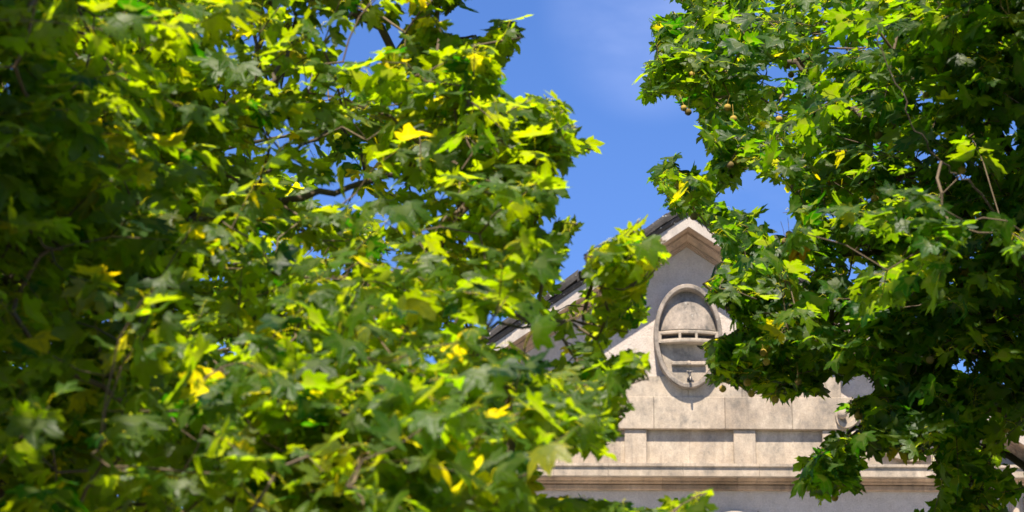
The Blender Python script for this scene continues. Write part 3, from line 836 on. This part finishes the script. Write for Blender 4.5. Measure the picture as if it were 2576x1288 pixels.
    me.polygons.add(len(T)); me.polygons.foreach_set("loop_start", (np.arange(len(T)) * 3).astype(np.int32)); me.polygons.foreach_set("loop_total", np.full(len(T), 3, np.int32))
    me.polygons.foreach_set("use_smooth", np.ones(len(T), bool))
    ca = me.attributes.new("leafcol", 'FLOAT_COLOR', 'POINT'); ca.data.foreach_set("color", cols.astype(np.float32).ravel())
    va = me.attributes.new("vein", 'FLOAT', 'POINT'); va.data.foreach_set("value", ve.astype(np.float32))
    me.update(calc_edges=True)
    link_mesh("crown", me, M_leaf, root)
    # twigs that still carry leaves
    live = np.zeros(len(nodes)); 
    for si, (i, a, d, Lt, pts) in enumerate(spray):
        if cntl[si] >= 2:
            q = i
            while True:
                live[q] += 1
                if q not in parent: break
                q = parent[q][0]
    paths = []
    for i, (pi, mid) in parent.items():
        if live[i] <= 0: continue
        r1 = min(.0024 * math.sqrt(live[i]) + .0012, .03); r0 = min(.0024 * math.sqrt(max(live[i], live[pi] * .6)) + .0012, r1 * 1.35)
        p = nodes[pi]
        paths.append((np.array([p, mid, nodes[i]]), (r0, (r0 + r1) / 2, r1)))
    for si, (i, a, d, Lt, pts) in enumerate(spray):
        if cntl[si] >= 2: paths.append((pts, (.0034, .0028, .0016)))
    tube_group(paths, 5).build("branches", M_twig, root)
    print("tree", root.name, "twigs", len(paths), "leaves", n)
    return P

def hang_balls(root, spots, Y0, rs, brown=.3):
    for (px, py, Y) in spots:
        c = at(px, py, Y); b = MB(); r = rs.uniform(.022, .026)
        b.ball(c, r, 18, 12, .07)
        h = rs.uniform(.07, .13); sw = rs.normal(0, .015, 2)
        b.tube([(c[0], c[1], c[2] + r * .9), (c[0] + sw[0] * .4, c[1] + sw[1], c[2] + h * .6), (c[0] + sw[0], c[1] + sw[1] * 2, c[2] + h)], .0016, 5)
        b.build("seed_ball", M_ballbrown if rs.random() < brown else M_ball, root)

def pix_anchors(n, xr, yr, depth, rs, dens=None, per=6, spread=(.27, .27, .10)):
    """twig starts in flat layers: every layer is a handful of twigs round one point"""
    out = []
    while len(out) < n:
        px, py = rs.uniform(*xr), rs.uniform(*yr)
        if dens is not None and rs.random() > dens(px, py): continue
        c = at(px, py, depth(px, py, rs))
        P = c + rs.normal(0, 1, (per, 3)) * np.array(spread); P[:, 2] -= .22 * np.hypot(P[:, 0] - c[0], P[:, 1] - c[1])
        ok = ~blocked(P)
        out += list(P[ok])
    return np.array(out)
def box_anchors(n, lo, hi, rs, test):
    lo, hi = np.array(lo), np.array(hi); out = np.zeros((0, 3))
    while len(out) < n:
        p = rs.uniform(lo, hi, (n * 3, 3)); q = proj(p)
        mg = 4200 / np.maximum(p[:, 1], 1)
        inside = (q[:, 0] > -mg) & (q[:, 0] < 2576 + mg) & (q[:, 1] > -mg) & (q[:, 1] < 1288 + mg)
        out = np.concatenate([out, p[test(p.T) & ~inside]])
    return out[:n]
def trunk(root, pts, radii):
    m = MB(); m.tube([tuple(p) for p in smooth_path([tuple(p) for p in pts], 6)], list(np.interp(np.linspace(0, 1, 6 * (len(pts) - 1) + 1), np.linspace(0, 1, len(radii)), radii)), 18, True, True)
    m.build("trunk", M_bark, root)

rs = np.random.default_rng(21)
# ---- the near plane tree on the left
TL = (-4.3, 10.3, 0)
left = empty("plane_tree", TL)
tag(left, "large sunlit plane tree with blurred yellow-green leaves hanging left of the gable", "tree", "plane trees framing the gable")
trunk(left, [(TL[0], TL[1], -.05), (TL[0] + .05, TL[1], 1.5), (TL[0], TL[1] + .1, 3.2), (TL[0] + .1, TL[1], 5.5), (TL[0] + .2, TL[1], 8.5), (TL[0] + .3, TL[1] + .2, 11)], [.42, .30, .27, .24, .15, .05])
def lfront(px, py):
    """the crown's near face: it slopes back as it rises, so that the high sun reaches it; at the far left it overhangs"""
    s = min(1, max(0, (px - 40) / 240))
    return (8.0 + 2.6 * py / 1288) * (1 - s) + s * (11.2 - 3.0 * py / 1288 + (1.0 if px > 1250 else 0) * min(1, (px - 1250) / 200) * (1 if px > 1250 else 0))
def ldepth(px, py, r):
    if r.random() < .36: return r.uniform(12.3, 14.6)             # the shaded mass behind
    return min(lfront(px, py) + r.exponential(.65), 13.0)
def rfront(px, py):
    s = min(1, max(0, (px - 2150) / 250)); up = 16.6 - 2.4 * min(py, 700) / 700
    lo = 14.2 + 1.2 * max(0, py - 700) / 588
    return (max(up, 0) if py < 700 else lo) * (1 - s) + s * (13.4 + 1.5 * py / 1288)
def rdepth(px, py, r):
    if 2180 < px < 2500 and 230 < py < 680 and r.random() < .25: return r.uniform(11.8, 12.8) - (py - 230) / 450 * .6
    return min(rfront(px, py) + r.exponential(1.2), 18.5)
def limb(p0, *px):
    """a limb that runs inside the crown, behind its outermost leaves"""
    fr = lfront if p0[1] < 12 else (rfront if p0[1] < 18 else None)
    return [np.array(p0)] + [at(x, y, (fr(x, y) + .9 + .08 * (Y % 3)) if fr and not (fr is rfront and Y < 13) else Y) for x, y, Y in px]
LL = [
    (limb((TL[0], TL[1], 3.0), (-200, 1000, 10.2), (250, 790, 10.0), (410, 600, 10.2), (700, 420, 10.6), (1000, 200, 11.0)), .05, .006),
    (limb((TL[0], TL[1], 2.6), (-100, 1250, 9.6), (420, 1060, 9.2), (780, 900, 9.2), (1150, 840, 9.8), (1480, 800, 10.4)), .045, .006),
    (limb((TL[0], TL[1], 2.8), (100, 1200, 11.4), (600, 1120, 11.6), (1000, 1010, 11.8), (1300, 1060, 12.0), (1480, 1060, 12.2)), .05, .006),
    (limb((TL[0], TL[1], 3.6), (0, 720, 12.2), (460, 560, 12.6), (880, 470, 12.8), (1180, 380, 12.8), (1360, 330, 12.8)), .05, .006),
    (limb((TL[0], TL[1], 3.9), (-50, 400, 11.2), (330, 300, 11.4), (600, 250, 11.6), (720, 150, 11.6), (740, -50, 11.6)), .045, .008),
    (limb((TL[0], TL[1], 3.2), (-150, 700, 8.0), (150, 500, 7.6), (400, 330, 7.6), (620, 150, 7.8)), .02, .006),
    (limb((TL[0], TL[1], 2.7), (-100, 1350, 8.0), (250, 1290, 7.6), (600, 1200, 7.6), (950, 1150, 7.9)), .02, .006),
    ([np.array(p) for p in ((TL[0] + .1, TL[1], 5.0), (-3.4, 9.6, 6.6), (-2.6, 9.0, 7.4), (-1.9, 8.6, 8.0))], .07, .015),
    ([np.array(p) for p in ((TL[0] + .1, TL[1], 5.4), (-3.8, 8.6, 6.8), (-3.2, 7.2, 7.6), (-2.8, 6.4, 8.2))], .07, .015),
    ([np.array(p) for p in ((TL[0] + .1, TL[1], 6.0), (-3.6, 11.4, 7.6), (-2.7, 12.4, 8.6))], .07, .015),
    ([np.array(p) for p in ((TL[0] + .1, TL[1], 4.6), (-5.6, 10.4, 6.4), (-7.0, 10.6, 7.6))], .07, .015),
    ([np.array(p) for p in ((TL[0] + .1, TL[1], 4.2), (-4.8, 8.2, 5.4), (-5.0, 6.6, 6.2))], .07, .015),
]
def ldens(px, py):
    d = .62
    if px < 380: d = 1.0
    if py > 1000 and px < 1000: d = 1.0
    if px > 1320 and py > 540: d = .36
    if px > 1100 and py < 500: d = .55
    return d
iL = int(np.where((CLEAR[0] == (1306, 1240)).all(1))[0][0]); iR = int(np.where((CLEAR[0] == (2340, 1300)).all(1))[0][0])
Ar = rim_anchors((1, iL), 105, 34, lambda x, y, r: lfront(x, y) + r.uniform(.0, 1.2), rs)
A1 = pix_anchors(1650, (-250, 1700), (-110, 1420), ldepth, rs, ldens, 8, (.24, .24, .12))
A4 = box_anchors(900, (-2.2, 11.2, 6.0), (-.05, 14.6, 9.2), rs, lambda p: p[2] > 6.6 + .0 * p[1])  # unseen canopy roof, added to shade the leaves behind the lit front
A1b = pix_anchors(12, (1640, 1790), (1265, 1330), lambda x, y, r: r.uniform(10.5, 11.2), rs)
A1c = pix_anchors(44, (1290, 1600), (1262, 1320), lambda x, y, r: r.uniform(10.2, 11.2), rs, None, 4, (.12, .15, .05))
A2 = box_anchors(3000, (-7.0, 2.4, 3.2), (-1.1, 13.5, 9.5), rs, lambda p: ((p[0] < -1.95 - .16 * (p[2] - 5)) | ((p[2] < 5.0) & (p[1] < 9))) & (p[2] < 10.0 - .9 * (p[0] + 4.3) ** 2 / 4))  # crown out of view, extended and thickened to shade the far left
As = np.array([at(x + rs.normal(0, 6), y + rs.normal(0, 6), lfront(x, y) + .4 + rs.uniform(0, .4)) for x, y in ((1262, 92), (1272, 84), (1440, 372), (1452, 376), (1400, 290), (1350, 256), (1380, 260), (1300, 132), (1430, 330), (1640, 600), (1655, 615), (1655, 645), (1630, 640), (1580, 1030), (1545, 1090), (1500, 1130), (1440, 1110), (1390, 1140), (1745, 1255), (1775, 1245)) for _ in range(2)])
A3 = box_anchors(800, (-4.2, 4.5, 3.4), (-1.1, 9.0, 8.0), rs, lambda p: p[0] < -1.75 - .12 * (p[2] - 5))  # unseen overhanging leaves, added to keep light off the left edge
outL = lambda a: np.array([1.0, -.35, .05]) if a[0] > -3 else unit(a - np.array([TL[0], TL[1], a[2] - .3]))
build_tree(left, LL, np.concatenate([A1, Ar, As, A1b, A1c, A2, A3, A4]), 101, .108, (.84, (.004, .0, .075, .05)), 9, .75, None, outL)

# ---- the plane tree on the right
TR = (4.6, 16.2, 0)
right = empty("plane_tree", TR)
tag(right, "plane tree with hanging seed balls and sharper darker leaves right of the medallion", "tree", "plane trees framing the gable")
trunk(right, [(TR[0], TR[1], -.05), (TR[0], TR[1], 2), (TR[0] - .15, TR[1], 4.5), (TR[0] - .1, TR[1] + .1, 7.2), (TR[0], TR[1], 10), (TR[0] + .1, TR[1], 12.6)], [.45, .33, .28, .24, .15, .05])
LR = [
    (limb((TR[0] - .15, TR[1], 4.6), (2500, 820, 16.2), (2380, 770, 16.0), (2180, 760, 15.8), (1980, 780, 15.6), (1850, 840, 15.6)), .07, .010),
    (limb((TR[0] - .15, TR[1], 5.0), (2480, 600, 16.0), (2290, 400, 15.8), (2170, 300, 15.6), (2000, 160, 15.4), (1800, 60, 15.4)), .075, .010),
    (limb((TR[0] - .15, TR[1], 5.4), (2420, 480, 17.0), (2200, 460, 16.8), (2010, 420, 16.6), (1880, 350, 16.4), (1740, 220, 16.4)), .06, .010),
    (limb((TR[0] - .15, TR[1], 4.4), (2480, 900, 15.0), (2300, 960, 14.8), (2150, 1080, 14.6), (2090, 1150, 14.6)), .05, .008),
    (limb((TR[0] - .15, TR[1], 4.2), (2540, 1150, 15.4), (2460, 1180, 15.2), (2420, 1290, 15.2)), .05, .012),
    (limb((TR[0] - .15, TR[1], 4.8), (2440, 700, 17.4), (2200, 640, 17.2), (1960, 640, 17.0), (1820, 560, 17.0), (1720, 480, 17.0)), .055, .008),
    (limb((TR[0] - .1, TR[1], 6.0), (2500, 300, 16.0), (2480, 60, 16.0), (2440, -200, 16.0)), .06, .015),
    (limb((TR[0] - .1, TR[1], 4.9), (2520, 560, 12.8), (2380, 420, 12.2), (2280, 280, 12.0), (2200, 60, 12.0)), .012, .004),
    ([np.array(p) for p in ((TR[0] - .1, TR[1], 6.8), (3.9, 15.2, 8.6), (3.2, 14.4, 9.6))], .08, .015),
    ([np.array(p) for p in ((TR[0] - .1, TR[1], 7.2), (4.2, 14.2, 9.0), (3.9, 12.9, 10.0))], .08, .015),
    ([np.array(p) for p in ((TR[0], TR[1], 7.6), (5.4, 16.6, 9.6), (6.4, 16.8, 11.0))], .08, .015),
    ([np.array(p) for p in ((TR[0], TR[1], 5.6), (5.8, 15.2, 7.2), (6.8, 14.6, 8.2))], .08, .015),
    ([np.array(p) for p in ((TR[0] - .1, TR[1], 5.2), (4.4, 14.4, 6.4), (4.2, 13.0, 7.4))], .07, .015),
]
def rdens(px, py):
    d = .75
    if px > 2300: d = 1.0
    if px > 2100 and py > 650: d = 1.0
    return d
Br = rim_anchors((iR, len(CLEAR[0]) - 1), 130, 34, lambda x, y, r: rfront(x, y) + r.uniform(0, 1.2), rs)
B1 = pix_anchors(1500, (1590, 2830), (-110, 1420), rdepth, rs, rdens)
Bs = np.array([at(x + rs.normal(0, 14), y + rs.normal(0, 12), 14.6 + rs.normal(0, .15)) for x, y in ((2165, 1078), (2140, 1095), (2110, 1110), (2090, 1135), (2075, 1150), (2100, 1165), (2080, 1185), (2110, 1200), (2060, 1190), (2130, 1160), (2090, 1215), (2070, 1225), (2120, 1215), (2145, 1190), (2050, 1160), (2135, 1130)) for _ in range(2)])
Bt = np.array([at(x + rs.normal(0, 6), y + rs.normal(0, 6), rfront(x, y) + .3 + rs.uniform(0, .4)) for x, y in ((1640, 62), (1648, 78), (1625, 185), (1620, 215), (1632, 232), (1655, 470), (1690, 470), (1702, 425), (1694, 402), (1812, 690), (1780, 735), (1795, 715), (1800, 855), (1775, 866), (1800, 935), (1785, 965), (1835, 965), (1880, 985), (1930, 990), (1990, 990), (2060, 990), (1890, 440), (1830, 470)) for _ in range(2)])
B2 = box_anchors(3000, (2.0, 8.0, 5.0), (7.4, 18.5, 12.2), rs, lambda p: (p[0] > 2.75 + .30 * (p[2] - 7)) & (p[2] < 12.2 - .7 * (p[0] - 4.6) ** 2 / 2))  # crown out of view, thickened to put the right side in shade
outR = lambda a: np.array([-1.0, -.25, .0]) if a[0] < 3.6 else unit(a - np.array([TR[0], TR[1], a[2] - .3]))
build_tree(right, LR, np.concatenate([B1, Br, Bs, Bt, B2]), 202, .120, (.34, (.002, .001, .03, .08)), 9, .7, None, outR)
SB = [(2110, 172), (1740, 188), (2020, 82), (1745, 545), (1720, 272), (1731, 282), (1855, 405), (1837, 415), (2305, 567), (2310, 605), (2065, 355), (1818, 978), (1920, 887), (1928, 910), (1890, 990), (1950, 1005),
      (2160, 1045), (2045, 1240), (2100, 1252), (2285, 1150), (2245, 860), (2340, 905), (1880, 962), (1985, 590), (1975, 608), (1980, 165), (1990, 188), (1830, 270), (1845, 300), (2008, 960), (2125, 1128), (2105, 1215), (2530, 1080), (2420, 428), (2200, 500), (2060, 200), (1880, 60), (1960, 300), (2130, 60), (2210, 340), (2330, 240)]
hang_balls(right, [(x, y, rfront(x, y) + rs.uniform(-.25, .05)) for x, y in SB], 15, rs)

# ---- a plane tree farther off, seen through the gaps of the near one
TF = (-6.0, 21.0, 0)
far = empty("plane_tree", TF)
tag(far, "distant plane tree glimpsed through gaps in the left foliage", "tree", "plane trees framing the gable")
trunk(far, [(TF[0], TF[1], -.05), (TF[0], TF[1], 3), (TF[0] + .1, TF[1], 6), (TF[0], TF[1], 10), (TF[0], TF[1], 13)], [.40, .30, .25, .16, .05])
LF = [(limb((TF[0], TF[1], 5), (150, 1000, 21), (500, 900, 21), (800, 800, 21)), .08, .015), (limb((TF[0], TF[1], 6), (100, 600, 20.5), (420, 420, 20.5), (760, 330, 20.5)), .08, .015),
      (limb((TF[0], TF[1], 7), (80, 200, 21.5), (300, 20, 21.5), (500, -150, 21.5)), .08, .015), (limb((TF[0], TF[1], 4), (200, 1250, 21), (600, 1180, 21)), .07, .015),
      ([np.array(p) for p in ((TF[0], TF[1], 7), (-7.6, 20.4, 8.4), (-8.8, 20.2, 9.6))], .08, .02), ([np.array(p) for p in ((TF[0], TF[1], 8.6), (-5.4, 20.0, 10.4), (-4.8, 19.4, 11.8))], .08, .02)]
C1 = pix_anchors(330, (-250, 980), (-110, 1400), lambda x, y, r: r.uniform(19.2, 22.6), rs, lambda x, y: 1.0 if x < 700 else .5)
C2 = box_anchors(160, (-9.5, 18.5, 4.5), (-3.6, 23.5, 12.5), rs, lambda p: (p[0] + 6) ** 2 / 10 + (p[2] - 8.5) ** 2 / 16 < 1)
build_tree(far, LF, np.concatenate([C1, C2]), 303, .15, (.5, (.01, .006, .05, .06)), 8, .75, None, lambda a: unit(a - np.array([TF[0], TF[1], a[2] - .3])))
